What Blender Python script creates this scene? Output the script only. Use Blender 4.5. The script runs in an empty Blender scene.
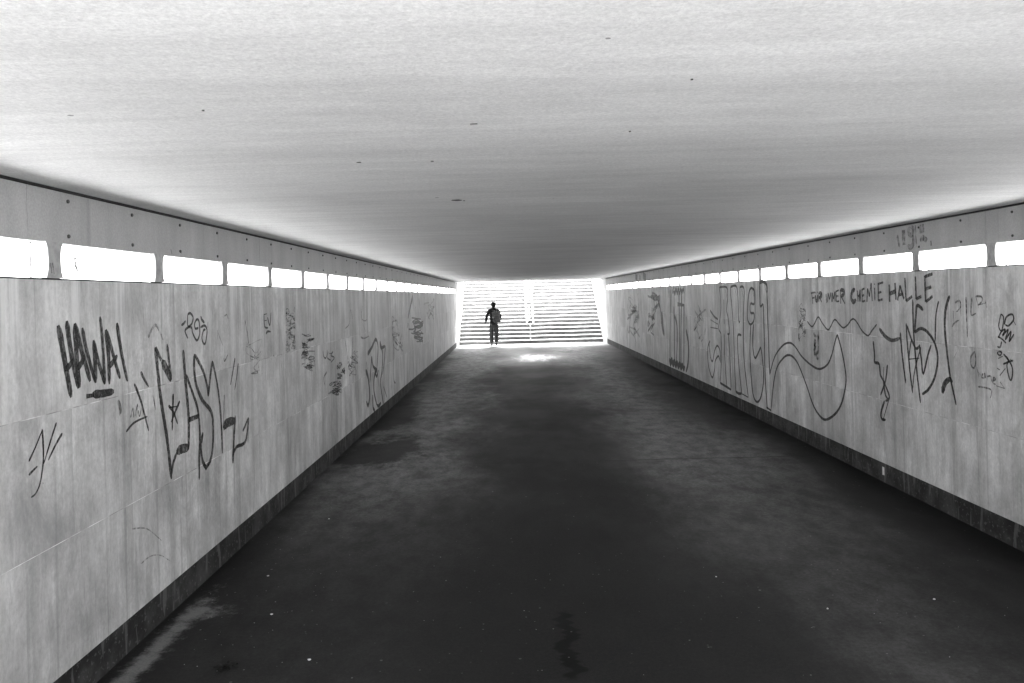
import bpy, bmesh, math, random
from mathutils import Vector, Matrix
R = random.Random(7)
S = bpy.context.scene
COL = S.collection
F = 796.44          # focal length in pixels (28 mm on a 36 mm wide sensor)
TH = 0.0245         # the photographer's slight roll
EYE = 2.05
XL, XR = -2.293, 3.83        # faces of the stone cladding
ZC = 2.652                   # ceiling
YN, YW, YC, YS = 0.9, 32.45, 34.0, 33.85   # near mouth, wall end, ceiling end, first riser
GZ = 3.36                    # street level
RISE, TREAD = 0.16, 0.275
ORD = ['zeroth','first','second','third','fourth','fifth','sixth','seventh','eighth','ninth','tenth','eleventh','twelfth',
       'thirteenth','fourteenth','fifteenth','sixteenth','seventeenth','eighteenth','nineteenth','twentieth',
       'twenty-first','twenty-second','twenty-third','twenty-fourth','twenty-fifth','twenty-sixth']

# ------------------------------------------------------------------ measuring
def unroll(px, py):
    dx, dy = px-512.0, py-295.5
    return dx*math.cos(TH)-dy*math.sin(TH), dy*math.cos(TH)+dx*math.sin(TH)
def wall_at(side, px, py, depth=0.):
    x, d = unroll(px, py)
    D = ((XL if side < 0 else XR)+side*depth)*F/x
    return D, EYE-d/F*D
def floor_at(px, py):
    x, d = unroll(px, py)
    D = EYE*F/d
    return x/F*D, D

# ------------------------------------------------------------------ node helper
class NT:
    def __init__(s, name):
        s.m = bpy.data.materials.new(name); s.m.use_nodes = True
        s.t = s.m.node_tree; s.n = s.t.nodes; s.n.clear()
        s.out = s.n.new('ShaderNodeOutputMaterial')
        s.b = s.n.new('ShaderNodeBsdfPrincipled')
        s.t.links.new(s.b.outputs[0], s.out.inputs[0])
        s.b.inputs['Specular IOR Level'].default_value = 0.3
    def put(s, sock, v):
        if isinstance(v, bpy.types.NodeSocket): s.t.links.new(v, sock)
        else:
            try: sock.default_value = v
            except Exception: sock.default_value = (v, v, v, 1) if len(sock.default_value) == 4 else (v, v, v)
    def math(s, op, a, b=None, c=None, clamp=False):
        n = s.n.new('ShaderNodeMath'); n.operation = op; n.use_clamp = clamp
        for i, v in enumerate((a, b, c)):
            if v is not None: s.put(n.inputs[i], v)
        return n.outputs[0]
    def add(s, a, b): return s.math('ADD', a, b)
    def sub(s, a, b): return s.math('SUBTRACT', a, b)
    def mul(s, a, b): return s.math('MULTIPLY', a, b)
    def obj(s):
        n = s.n.new('ShaderNodeTexCoord'); q = s.n.new('ShaderNodeSeparateXYZ')
        s.t.links.new(n.outputs['Object'], q.inputs[0]); return q.outputs
    def vec(s, x, y, z):
        n = s.n.new('ShaderNodeCombineXYZ')
        for i, v in enumerate((x, y, z)): s.put(n.inputs[i], v)
        return n.outputs[0]
    def noise(s, v, scale=1., detail=4., rough=.55, dist=0.):
        n = s.n.new('ShaderNodeTexNoise'); s.put(n.inputs['Vector'], v)
        n.inputs['Scale'].default_value = scale; n.inputs['Detail'].default_value = detail
        n.inputs['Roughness'].default_value = rough; n.inputs['Distortion'].default_value = dist
        return s.math('MULTIPLY_ADD', n.outputs[0], 1.5, -.25)   # a fuller spread of values
    def voro(s, v, scale):
        n = s.n.new('ShaderNodeTexVoronoi'); s.put(n.inputs['Vector'], v); n.inputs['Scale'].default_value = scale
        return n.outputs['Distance'], n.outputs['Color']
    def mr(s, v, a, b, c, d, smooth=True):
        n = s.n.new('ShaderNodeMapRange'); n.interpolation_type = 'SMOOTHSTEP' if smooth else 'LINEAR'; n.clamp = True
        s.put(n.inputs[0], v)
        for i, k in enumerate((a, b, c, d)): s.put(n.inputs[i+1], k)
        return n.outputs[0]
    def mix(s, f, a, b):   # scalar mix
        n = s.n.new('ShaderNodeMix'); n.data_type = 'FLOAT'; n.clamp_factor = True
        s.put(n.inputs[0], f); s.put(n.inputs[2], a); s.put(n.inputs[3], b); return n.outputs[0]
    def gauss(s, v, c, w):
        d = s.math('DIVIDE', s.sub(v, c), w)
        return s.math('EXPONENT', s.mul(s.mul(d, d), -1.0))
    def attr(s, name):
        n = s.n.new('ShaderNodeAttribute'); n.attribute_name = name; return n.outputs['Fac']
    def base(s, v): 
        n = s.n.new('ShaderNodeCombineColor')
        for i in range(3): s.put(n.inputs[i], v)
        s.t.links.new(n.outputs[0], s.b.inputs['Base Color'])
    def rough(s, v): s.put(s.b.inputs['Roughness'], v)
    def bump(s, h, strength=.3, dist=.01):
        n = s.n.new('ShaderNodeBump'); s.put(n.inputs['Height'], h)
        n.inputs['Strength'].default_value = strength; n.inputs['Distance'].default_value = dist
        s.t.links.new(n.outputs[0], s.b.inputs['Normal'])

def plain(name, c, rough=.6, var=.25, scale=8., metal=0.):
    k = NT(name); o = k.obj()
    n = k.noise(k.vec(o[0], o[1], o[2]), scale, 5)
    k.base(k.mr(n, .25, .75, c*(1-var), c*(1+var))); k.rough(rough)
    k.b.inputs['Metallic'].default_value = metal
    return k.m

# --- stone cladding: slabs with a vertical grain, streaks running down from the ledge
def mat_cladding():
    k = NT('stone_cladding'); x, y, z = k.obj(); seed = k.attr('seed'); tone = k.attr('tone')
    off = k.mul(seed, .9)
    wob = k.mul(k.noise(k.vec(k.mul(y, 1.5), z, off), 1.6, 2), .10)
    yy = k.add(y, wob)
    g1 = k.noise(k.vec(k.add(k.mul(yy, 5.0), off), k.mul(z, .45), seed), 1., 6, .62)
    g2 = k.noise(k.vec(k.add(k.mul(yy, 30.0), off), k.mul(z, 1.6), seed), 1., 3, .6)
    cl = k.noise(k.vec(y, k.mul(z, .8), 3.0), 2.4, 5, .65)
    fine = k.noise(k.vec(y, k.mul(z, .6), 0.0), 48., 5, .8)
    v = k.mul(tone, .64)
    v = k.mul(v, k.mr(g1, .2, .8, .74, 1.20, False))
    v = k.mul(v, k.mr(g2, .2, .8, .91, 1.08, False))
    v = k.mul(v, k.mr(cl, .15, .85, .60, 1.26, False))
    v = k.mul(v, k.mr(fine, .1, .9, .74, 1.20, False))
    # pale lime runs under the ledge and dark drips (water from above)
    top = k.mr(z, 1.35, 2.18, 0., 1.)
    runs = k.mr(k.noise(k.vec(k.mul(y, 7.), k.mul(z, .25), 8.), 1., 4, .65), .52, .68, 0., 1.)
    v = k.mix(k.mul(k.mul(runs, top), .62), v, .78)
    drip = k.mr(k.noise(k.vec(k.mul(y, 11.), k.mul(z, .22), 21.), 1., 3, .6), .60, .72, 0., 1.)
    v = k.mix(k.mul(drip, .30), v, .17)
    # hairline dark vertical streaks
    hair = k.mr(k.noise(k.vec(k.mul(y, 48.), k.mul(z, 2.2), 5.), 1., 4, .65), .66, .90, 0., 1.)
    v = k.mix(k.mul(hair, .40), v, .14)
    smear = k.mr(k.noise(k.vec(k.mul(yy, 2.2), k.mul(z, .9), 60.), 1., 7, .7, .6), .48, .85, 0., .68)
    v = k.mix(smear, v, .27)
    pale = k.mr(k.noise(k.vec(k.mul(y, 9.), k.mul(z, 3.), 71.), 1., 5, .7), .62, .9, 0., .6)
    v = k.mix(pale, v, .72)
    blot = k.mr(k.noise(k.vec(y, k.mul(z, .5), 40.), 3.2, 5, .7), .62, .95, 0., .45)
    v = k.mix(blot, v, .22)
    k.base(v); k.rough(k.mr(cl, .3, .7, .52, .75))
    k.bump(k.add(g2, fine), .25, .004)
    return k.m

def mat_ceiling():
    k = NT('ceiling_render'); x, y, z = k.obj()
    w = k.mul(k.noise(k.vec(k.mul(x, .4), y, 0.), .8, 2), .5)
    s1 = k.noise(k.vec(k.mul(x, .20), k.add(k.mul(y, 2.2), w), 1.), 1., 6, .62)
    s2 = k.noise(k.vec(k.mul(x, .9), k.mul(y, 9.), 5.), 1., 4, .6)
    cl = k.noise(k.vec(x, y, 9.), .55, 4, .55)
    fine = k.noise(k.vec(x, y, 2.), 34., 5, .8)
    v = k.mul(.86, k.mr(s1, .1, .9, .87, 1.05, False))
    v = k.mul(v, k.mr(s2, .2, .8, .93, 1.05, False))
    v = k.mul(v, k.mr(cl, .1, .9, .88, 1.08, False))
    v = k.mul(v, k.mr(k.noise(k.vec(k.mul(x, .6), k.mul(y, 1.2), 4.), 6., 5, .7), .1, .9, .93, 1.06, False))
    v = k.mul(v, k.mr(k.noise(k.vec(x, y, 6.), 80., 4, .8), .15, .85, .80, 1.14, False))
    v = k.mul(v, k.mr(fine, .1, .9, .84, 1.11, False))
    # darker patches, stronger deeper in the passage
    dark_patch = k.mul(k.mr(k.noise(k.vec(k.mul(x, .35), k.mul(y, .5), 30.), 1., 5, .6), .5, .95, 0., .5), k.mr(y, 8., 20., .05, .8))
    v = k.mix(dark_patch, v, .40)
    d, c = k.voro(k.vec(x, k.mul(y, 1.), 0.), 3.1)
    cr = k.n.new('ShaderNodeSeparateColor'); k.t.links.new(c, cr.inputs[0])
    pit = k.mul(k.math('LESS_THAN', d, k.mul(cr.outputs[1], .045)), k.math('GREATER_THAN', cr.outputs[0], .62))
    v = k.mix(k.mul(pit, .7), v, .16)
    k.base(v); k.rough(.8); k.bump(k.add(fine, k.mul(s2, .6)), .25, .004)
    return k.m

def mat_fascia():
    k = NT('fascia_board'); x, y, z = k.obj()
    g = k.noise(k.vec(k.mul(y, 5.), k.mul(z, 1.), 0.), 1., 4)
    d = k.noise(k.vec(k.mul(y, 16.), k.mul(z, .7), 3.), 1., 3)
    fine = k.noise(k.vec(x, y, z), 90., 3, .7)
    v = k.mul(.41, k.mr(g, .1, .9, .84, 1.12, False))
    v = k.mul(v, k.mr(fine, .1, .9, .82, 1.14, False))
    v = k.mix(k.mr(d, .66, .9, 0., .3), v, .16)
    k.base(v); k.rough(.6); k.bump(fine, .15, .003); return k.m

def mat_plinth():
    k = NT('plinth_concrete'); x, y, z = k.obj()
    g = k.noise(k.vec(k.mul(y, 1.), k.mul(z, 1.), 0.), 3.2, 5, .65)
    d = k.noise(k.vec(k.mul(y, 14.), k.mul(z, 2.), 3.), 1., 3)
    v = k.mr(g, .3, .8, .016, .065)
    v = k.mix(k.mr(d, .62, .72, 0., .6), v, .15)
    v = k.mix(k.mr(k.noise(k.vec(y, z, 8.), 30., 3, .6), .62, .75, 0., .6), v, .14)
    k.base(v); k.rough(.75); k.bump(g, .4, .01); return k.m

def mat_floor():
    k = NT('asphalt'); x, y, z = k.obj(); P = k.vec(x, y, 0.)
    w = k.sub(k.noise(k.vec(k.mul(x, .8), k.mul(y, .35), 0.), 1., 4), .5)
    xx = k.add(x, k.mul(w, 1.6))
    fine = k.noise(P, 75., 5, .85)
    mid = k.noise(P, 6., 5, .65)
    big = k.noise(k.vec(x, k.mul(y, .6), 7.), .9, 4, .6)
    v = k.mul(.0105, k.mr(fine, .15, .85, .35, 1.75, False))
    v = k.mul(v, k.mr(big, .2, .8, .7, 1.35, False))
    v = k.mul(v, k.mr(k.noise(P, 36., 6, .85), .1, .9, .35, 1.7, False))
    # two paler bands on either side of the darker middle
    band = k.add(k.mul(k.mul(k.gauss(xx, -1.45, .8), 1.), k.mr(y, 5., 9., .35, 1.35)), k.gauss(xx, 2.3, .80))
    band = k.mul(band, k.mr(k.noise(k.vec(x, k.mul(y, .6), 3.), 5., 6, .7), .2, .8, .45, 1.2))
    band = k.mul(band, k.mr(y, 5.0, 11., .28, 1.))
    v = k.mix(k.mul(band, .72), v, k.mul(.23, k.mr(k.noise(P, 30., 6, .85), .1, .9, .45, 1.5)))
    # pale grit strip in the near left gutter
    gr = k.add(k.mul(k.gauss(x, -2.17, .085), k.mr(y, 4.7, 6.4, 1., .0)), k.mul(k.gauss(x, -2.02, .16), k.mul(k.gauss(y, 5.3, .16), .62)))
    gr = k.mr(k.add(gr, k.mul(k.sub(k.noise(P, 11., 6, .75), .5), 1.5)), .28, 1.05, 0., 1.)
    v = k.mix(k.mul(gr, .85), v, k.mul(.20, k.mr(fine, .2, .8, .7, 1.2)))
    # wet, dirty gutters
    edge = k.add(k.mul(k.mr(k.add(x, k.mul(w, .9)), -2.3, -2.0, 1., 0.), k.mr(y, 8., 11., 0., 1.)), k.mr(k.add(x, k.mul(w, .9)), 2.9, 3.45, 0., 1.))
    edge = k.mul(edge, k.mr(k.noise(k.vec(x, k.mul(y, .5), 17.), 1.3, 4, .6), .38, .55, .25, 1.))
    wet = k.mul(k.gauss(k.add(x, k.mul(w, .8)), -1.75, .62), k.gauss(k.add(y, k.mul(w, 1.6)), 10.7, 1.0))
    wet = k.mul(k.add(wet, k.mul(k.gauss(k.add(x, k.mul(w, .5)), -2.1, .42), k.gauss(y, 13.8, 1.6))), 1.6)
    wet = k.mr(k.add(wet, k.mul(k.sub(k.noise(k.vec(x, k.mul(y, .7), 51.), 3.0, 7, .75), .5), 1.9)), .55, 1.15, 0., 1.)
    edge = k.math('MAXIMUM', edge, wet)
    v = k.mix(k.mul(edge, .9), v, .006)
    # oil stain squiggle near the camera and old joints across the asphalt
    st = k.mul(k.gauss(k.add(x, k.mul(k.sub(k.noise(k.vec(0., k.mul(y, 3.4), 2.), 1., 3), .5), .55)), .27, .045), k.mul(k.mr(y, 4.2, 4.35, .2, 1.), k.mr(y, 5.05, 5.2, 1., 0.)))
    v = k.mix(k.mr(st, .15, .6, 0., 1.), v, .0015)
    jy = k.add(y, k.mul(k.sub(k.noise(k.vec(k.mul(x, 2.), 0., 4.), 1., 3), .5), .12))
    jt = k.mul(k.gauss(jy, 9.75, .018), k.mr(x, -.6, .1, 0., 1.))
    v = k.mix(k.mul(jt, .7), v, .006)
    # bits of pale aggregate
    for sc_, th_, co_ in ((9., .08, .75), (22., .13, .72)):
        d, c = k.voro(P, sc_)
        cr = k.n.new('ShaderNodeSeparateColor'); k.t.links.new(c, cr.inputs[0])
        chip = k.mul(k.math('LESS_THAN', d, k.mul(cr.outputs[2], th_)), k.math('GREATER_THAN', cr.outputs[0], co_))
        v = k.mix(k.mul(chip, k.mul(cr.outputs[1], .9)), v, .17)
    # a shallow puddle towards the far stairs
    pu = k.mul(k.gauss(x, .72, .95), k.gauss(y, 26.0, 2.1))
    pm = k.mr(k.add(pu, k.mul(k.sub(k.noise(k.vec(x, k.mul(y, .30), 0.), 3.4, 6, .7), .5), 1.1)), .38, 1.35, 0., 1.)
    k.base(k.mix(pm, v, .012))
    r = k.mr(big, .2, .8, .58, .74)
    r = k.mix(k.mul(edge, .5), r, .45)
    halo = k.mul(k.mul(k.gauss(x, .6, 1.5), k.gauss(y, 25.8, 2.6)), .6)
    r = k.mix(halo, r, .34)
    k.rough(k.mix(pm, r, .13))
    k.b.inputs['Specular IOR Level'].default_value = .14
    h = fine
    k.bump(k.mul(h, k.sub(1., pm)), .2, .002)
    return k.m

def mat_step():
    k = NT('stair_concrete'); x, y, z = k.obj()
    g = k.noise(k.vec(k.mul(x, 1.5), y, z), 1.6, 5, .6)
    f = k.noise(k.vec(x, y, z), 60., 3, .7)
    k.base(k.mul(k.mr(g, .3, .7, .035, .06), k.mr(f, .3, .7, .9, 1.1, False))); k.rough(.8); return k.m

M = {}
M['clad'] = mat_cladding(); M['ceil'] = mat_ceiling(); M['fascia'] = mat_fascia(); M['plinth'] = mat_plinth()
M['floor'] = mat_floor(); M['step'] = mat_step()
M['riser'] = plain('riser_concrete', .27, .8, .2, 3.)
M['near'] = plain('entrance_step_concrete', .40, .8, .2, 3.)
M['nosing'] = plain('step_edge_paint', .46, .6, .12, 6.)
M['mortar'] = plain('joint_mortar', .62, .8, .55, 5.)
M['white'] = plain('stairwell_concrete', .70, .8, .1, 1.3)
M['dark'] = plain('dark_recess', .03, .8, .2)
M['bolt'] = plain('bolt_head', .06, .5, .2, 30.)
M['post'] = plain('divider_metal', .34, .5, .18, 18.)
M['trim'] = plain('dark_sealant', .03, .7, .2, 20.)
M['rail'] = plain('rail_paint', .78, .35, .06)
M['ground'] = plain('street_paving', .28, .85, .2, .6)
M['jacket'] = plain('black_cloth', .012, .85, .3, 20.)
M['jeans'] = plain('grey_denim', .08, .9, .35, 25.)
M['skin'] = plain('skin', .28, .55, .08)
M['hair'] = plain('dark_hair', .006, .95, .3, 40.)
M['shoe'] = plain('shoe_leather', .02, .5, .2, 30.)
M['bag'] = plain('grey_nylon', .10, .7, .35, 18.)
M['paper'] = plain('scrap_paper', .7, .8, .1, 30.)
M['leaf'] = plain('dead_leaves', .012, .8, .5, 30.)
M['grit'] = plain('pale_grit', .26, .9, .5, 30.)

def ink(name, c, wear, scale=30.):
    k = NT(name); x, y, z = k.obj()
    n = k.noise(k.vec(k.mul(y, 2.), k.mul(z, 1.), x), scale, 4, .65)
    k.base(c); k.rough(.5)
    tr = k.n.new('ShaderNodeBsdfTransparent'); mx = k.n.new('ShaderNodeMixShader')
    k.put(mx.inputs[0], k.mr(n, .35, .65, max(0., wear-.22), min(1., wear+.22)))
    k.t.links.new(k.b.outputs[0], mx.inputs[1]); k.t.links.new(tr.outputs[0], mx.inputs[2])
    k.t.links.new(mx.outputs[0], k.out.inputs[0]); return k.m
M['ink'] = ink('black_marker', .022, .14)
M['spray'] = ink('grey_spray_paint', .036, .26)
M['faint'] = ink('faded_marker', .055, .50)
M['ghost'] = ink('scrubbed_paint', .08, .66, 18.)

def mat_lamp():
    k = NT('lit_diffuser'); x, y, z = k.obj()
    e = k.n.new('ShaderNodeEmission'); n = k.noise(k.vec(x, y, z), 2., 2)
    k.put(e.inputs['Strength'], k.mr(n, .3, .7, 1.05, 1.15)); k.t.links.new(e.outputs[0], k.out.inputs[0])
    e.inputs['Color'].default_value = (1, 1, 1, 1)
    return k.m
M['lamp'] = mat_lamp()

# ------------------------------------------------------------------ mesh helpers
def box(bm, x0, x1, y0, y1, z0, z1, mi=0):
    v = [bm.verts.new(p) for p in ((x0,y0,z0),(x1,y0,z0),(x1,y1,z0),(x0,y1,z0),(x0,y0,z1),(x1,y0,z1),(x1,y1,z1),(x0,y1,z1))]
    fs = [bm.faces.new([v[i] for i in f]) for f in ((3,2,1,0),(4,5,6,7),(0,1,5,4),(1,2,6,5),(2,3,7,6),(3,0,4,7))]
    for f in fs: f.material_index = mi
    return fs
def tube(bm, pts, r, n=10, mi=0, caps=True):
    pts = [Vector(p) for p in pts]; rings = []
    for i, p in enumerate(pts):
        t = (pts[min(i+1, len(pts)-1)]-pts[max(i-1, 0)]).normalized()
        a = t.cross(Vector((0,0,1)) if abs(t.z) < .95 else Vector((1,0,0))).normalized(); b = t.cross(a)
        rr = r[i] if isinstance(r, (list, tuple)) else r
        rings.append([bm.verts.new(p+(a*math.cos(q)+b*math.sin(q))*rr) for q in [2*math.pi*j/n for j in range(n)]])
    for r0, r1 in zip(rings, rings[1:]):
        for j in range(n): bm.faces.new((r0[j], r0[(j+1)%n], r1[(j+1)%n], r1[j])).material_index = mi
    if caps:
        bm.faces.new(rings[0][::-1]).material_index = mi; bm.faces.new(rings[-1]).material_index = mi
def build(name, bm, mats, parent=None, smooth=False):
    bmesh.ops.recalc_face_normals(bm, faces=bm.faces)
    me = bpy.data.meshes.new(name); bm.to_mesh(me); bm.free()
    for m in (mats if isinstance(mats, (list, tuple)) else [mats]): me.materials.append(m)
    if smooth: me.polygons.foreach_set('use_smooth', [True]*len(me.polygons))
    o = bpy.data.objects.new(name, me); COL.objects.link(o)
    if parent is not None:
        o.parent = parent; o.location = -Vector(parent.location)   # meshes are written in world coordinates
    return o
def tag(o, label=None, cat=None, group=None, kind=None):
    for k_, v in (('label', label), ('category', cat), ('group', group), ('kind', kind)):
        if v: o[k_] = v
    return o
def empty(name, loc):
    o = bpy.data.objects.new(name, None); o.location = loc; o.empty_display_size = .2; COL.objects.link(o); return o

# ------------------------------------------------------------------ setting: floor, ceiling, street level
bm = bmesh.new(); box(bm, XL-.25, XR+.25, YN, YS+.02, -.3, 0.)
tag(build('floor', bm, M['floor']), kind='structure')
bm = bmesh.new()
box(bm, XL-.25, XR+.25, YN, 27.85, ZC, GZ-.05)
box(bm, XL-.25, XR+.25, 27.89, YC, ZC+.004, GZ-.05)
ceiling = tag(build('ceiling', bm, M['ceil']), kind='structure')
bm = bmesh.new()   # concrete knocked off the ceiling, a few dark scars
def scar(px, py, L, W, a):
    x, d = unroll(px, py); D = (EYE-ZC)*F/d; X = x/F*D
    ring = []
    for i in range(9):
        q = 2*math.pi*i/9; s = R.uniform(.6, 1.15)
        ring.append((X+math.cos(q)*L*s*math.cos(a)-math.sin(q)*W*s*math.sin(a), D+math.sin(q)*W*s*math.cos(a)+math.cos(q)*L*s*math.sin(a)))
    top = [bm.verts.new((u, v, ZC+.002)) for u, v in ring]; low = [bm.verts.new((u, v, ZC-.003)) for u, v in ring]
    bm.faces.new(low)
    for i in range(9): bm.faces.new((top[i], top[(i+1)%9], low[(i+1)%9], low[i]))
scar(457, 200, .04, .035, .2); scar(474, 123.5, .014, .004, 0); scar(203, 110, .005, .006, 0); scar(432, 161, .007, .007, 0); scar(464, 200.5, .006, .01, 0)
scar(359, 162, .010, .004, 0); scar(692, 79, .004, .004, 0); scar(630, 131, .004, .005, 0)
M['scar'] = plain('bare_scar', .10, .9, .5, 40.)
tag(build('spall_mark', bm, M['scar'], ceiling), 'dark chipped scars in the pale ceiling')

# street level with the two stair openings left open
def ground():
    xs = [-600., XL, XR, 600.]; NE = YN-6.2; FE = YS+TREAD*20+.35
    ys = [-600., NE, YN-.02, YC+.02, FE, 700.]
    bm = bmesh.new(); vs = {}
    def V(i, j):
        if (i, j) not in vs: vs[i, j] = bm.verts.new((xs[i], ys[j], GZ))
        return vs[i, j]
    for i in range(3):
        for j in range(5):
            if i == 1 and j in (1, 3): continue
            bm.faces.new((V(i,j), V(i+1,j), V(i+1,j+1), V(i,j+1)))
    return bm, NE, FE
bm, NE, FE = ground()
tag(build('ground', bm, M['ground']), kind='structure')

# ------------------------------------------------------------------ stairs
def step_profile(y, z, sgn):
    # tread with a chamfered pale nosing over a darker riser
    return y, z
def add_step(bm, x0, x1, y, k, sgn):
    z = RISE*k; y1 = y+sgn*(TREAD+.02)
    # body
    pr = [(y+sgn*.012, z-.01 if k > 0 else 0), (y+sgn*.012, z+RISE-.062), (y, z+RISE-.058), (y, z+RISE-.03), (y+sgn*.034, z+RISE), (y1, z+RISE), (y1, z-.01)]
    mats = [2, 0, 1, 1, 0, 0, 0]
    a = [bm.verts.new((x0, p, q)) for p, q in pr]; b = [bm.verts.new((x1, p, q)) for p, q in pr]
    n = len(pr)
    for i in range(n):
        f = bm.faces.new((a[i], a[(i+1)%n], b[(i+1)%n], b[i])); f.material_index = mats[i]
    bm.faces.new(a[::-1]); bm.faces.new(b)
st = tag(empty('staircase', (.77, YS, 0)), 'broad concrete staircase rising to daylight at the far end of the underpass', 'stairs')
NST = 21
for k in range(NST):
    bm = bmesh.new(); add_step(bm, XL+.002, XR-.002, YS+TREAD*k, k, 1)
    build('step', bm, [M['step'], M['nosing'], M['riser']], st)
bm = bmesh.new()
for k in range(NST): add_step(bm, XL+.002, XR-.002, YN-TREAD*k, k, -1)
tag(build('stairs', bm, [M['near'], M['near'], M['near']]), kind='structure')

# stairwell side walls
def well(name, x0, x1, y0, y1):
    bm = bmesh.new(); box(bm, x0, x1, y0, y1, -.3, GZ+.0-.004); box(bm, x0-.03, x1+.03, y0+.001, y1, GZ+.004, GZ+.95)
    return build(name, bm, M['white'])
tag(well('retaining_wall', XL-.3, XL, YW+.01, FE), 'bleached white concrete side wall left of the far stairs', 'retaining wall')
tag(well('retaining_wall', XR, XR+.3, YW+.01, FE), 'bleached white concrete side wall right of the far stairs', 'retaining wall')
bm = bmesh.new(); box(bm, XL-.3, XL, NE, YN, -.3, GZ-.004); box(bm, XR, XR+.3, NE, YN, -.3, GZ-.004)
tag(build('stairwell_wall', bm, M['white']), kind='structure')

# centre double handrail
SL = RISE/TREAD
def zs(y): return RISE+(y-YS)*SL     # nosing line
xc = .745
rail = tag(empty('handrail', (xc, YS+.1, RISE)), 'white double handrail on posts running up the middle of the stairs', 'handrail')
y0, y1 = YS+.10, YS+TREAD*20
for s in (-1, 1):
    bm = bmesh.new(); x = xc+s*.135
    tube(bm, [(x, y0-.09, zs(y0)+.54), (x, y0-.10, zs(y0)+.62), (x, y0-.02, zs(y0)+.67), (x, y1, zs(y1)+.67)], .028, 10)
    build('rail', bm, M['rail'], rail, True)
for k in (0, 5, 10, 15, 19):
    yp = YS+TREAD*k+.10; zb = RISE*(k+1); zt = zs(yp)+.59
    bm = bmesh.new(); tube(bm, [(xc, yp, zb), (xc, yp, zt)], .021, 10)
    tube(bm, [(xc-.135, yp, zt+.055), (xc-.13, yp, zt+.01), (xc, yp, zt-.005), (xc+.13, yp, zt+.01), (xc+.135, yp, zt+.055)], .014, 8)
    tube(bm, [(xc, yp, zb), (xc, yp, zb+.012)], .06, 14)
    build('post', bm, M['rail'], rail, True)
for s, xw, word in ((-1, XL, 'left'), (1, XR, 'right')):
    x = xw-s*.075
    h = tag(empty('handrail', (x, YS, .9)), 'wall handrail on brackets along the %s side wall of the far stairs' % word, 'handrail')
    bm = bmesh.new(); ya = YS-.25
    tube(bm, [(x, ya-.05, zs(YS)+.68), (x, ya, zs(YS)+.76), (x, YS+.05, zs(YS)+.82), (x, y1, zs(y1)+.78)], .022, 10)
    build('rail', bm, M['rail'], h, True)
    for k in range(1, 20, 4):
        yp = YS+TREAD*k; zz = zs(yp)+.79
        bm = bmesh.new(); tube(bm, [(xw, yp, zz-.09), (x, yp, zz-.08), (x, yp, zz-.02)], .010, 8)
        build('bracket', bm, M['post'], h, True)

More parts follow.
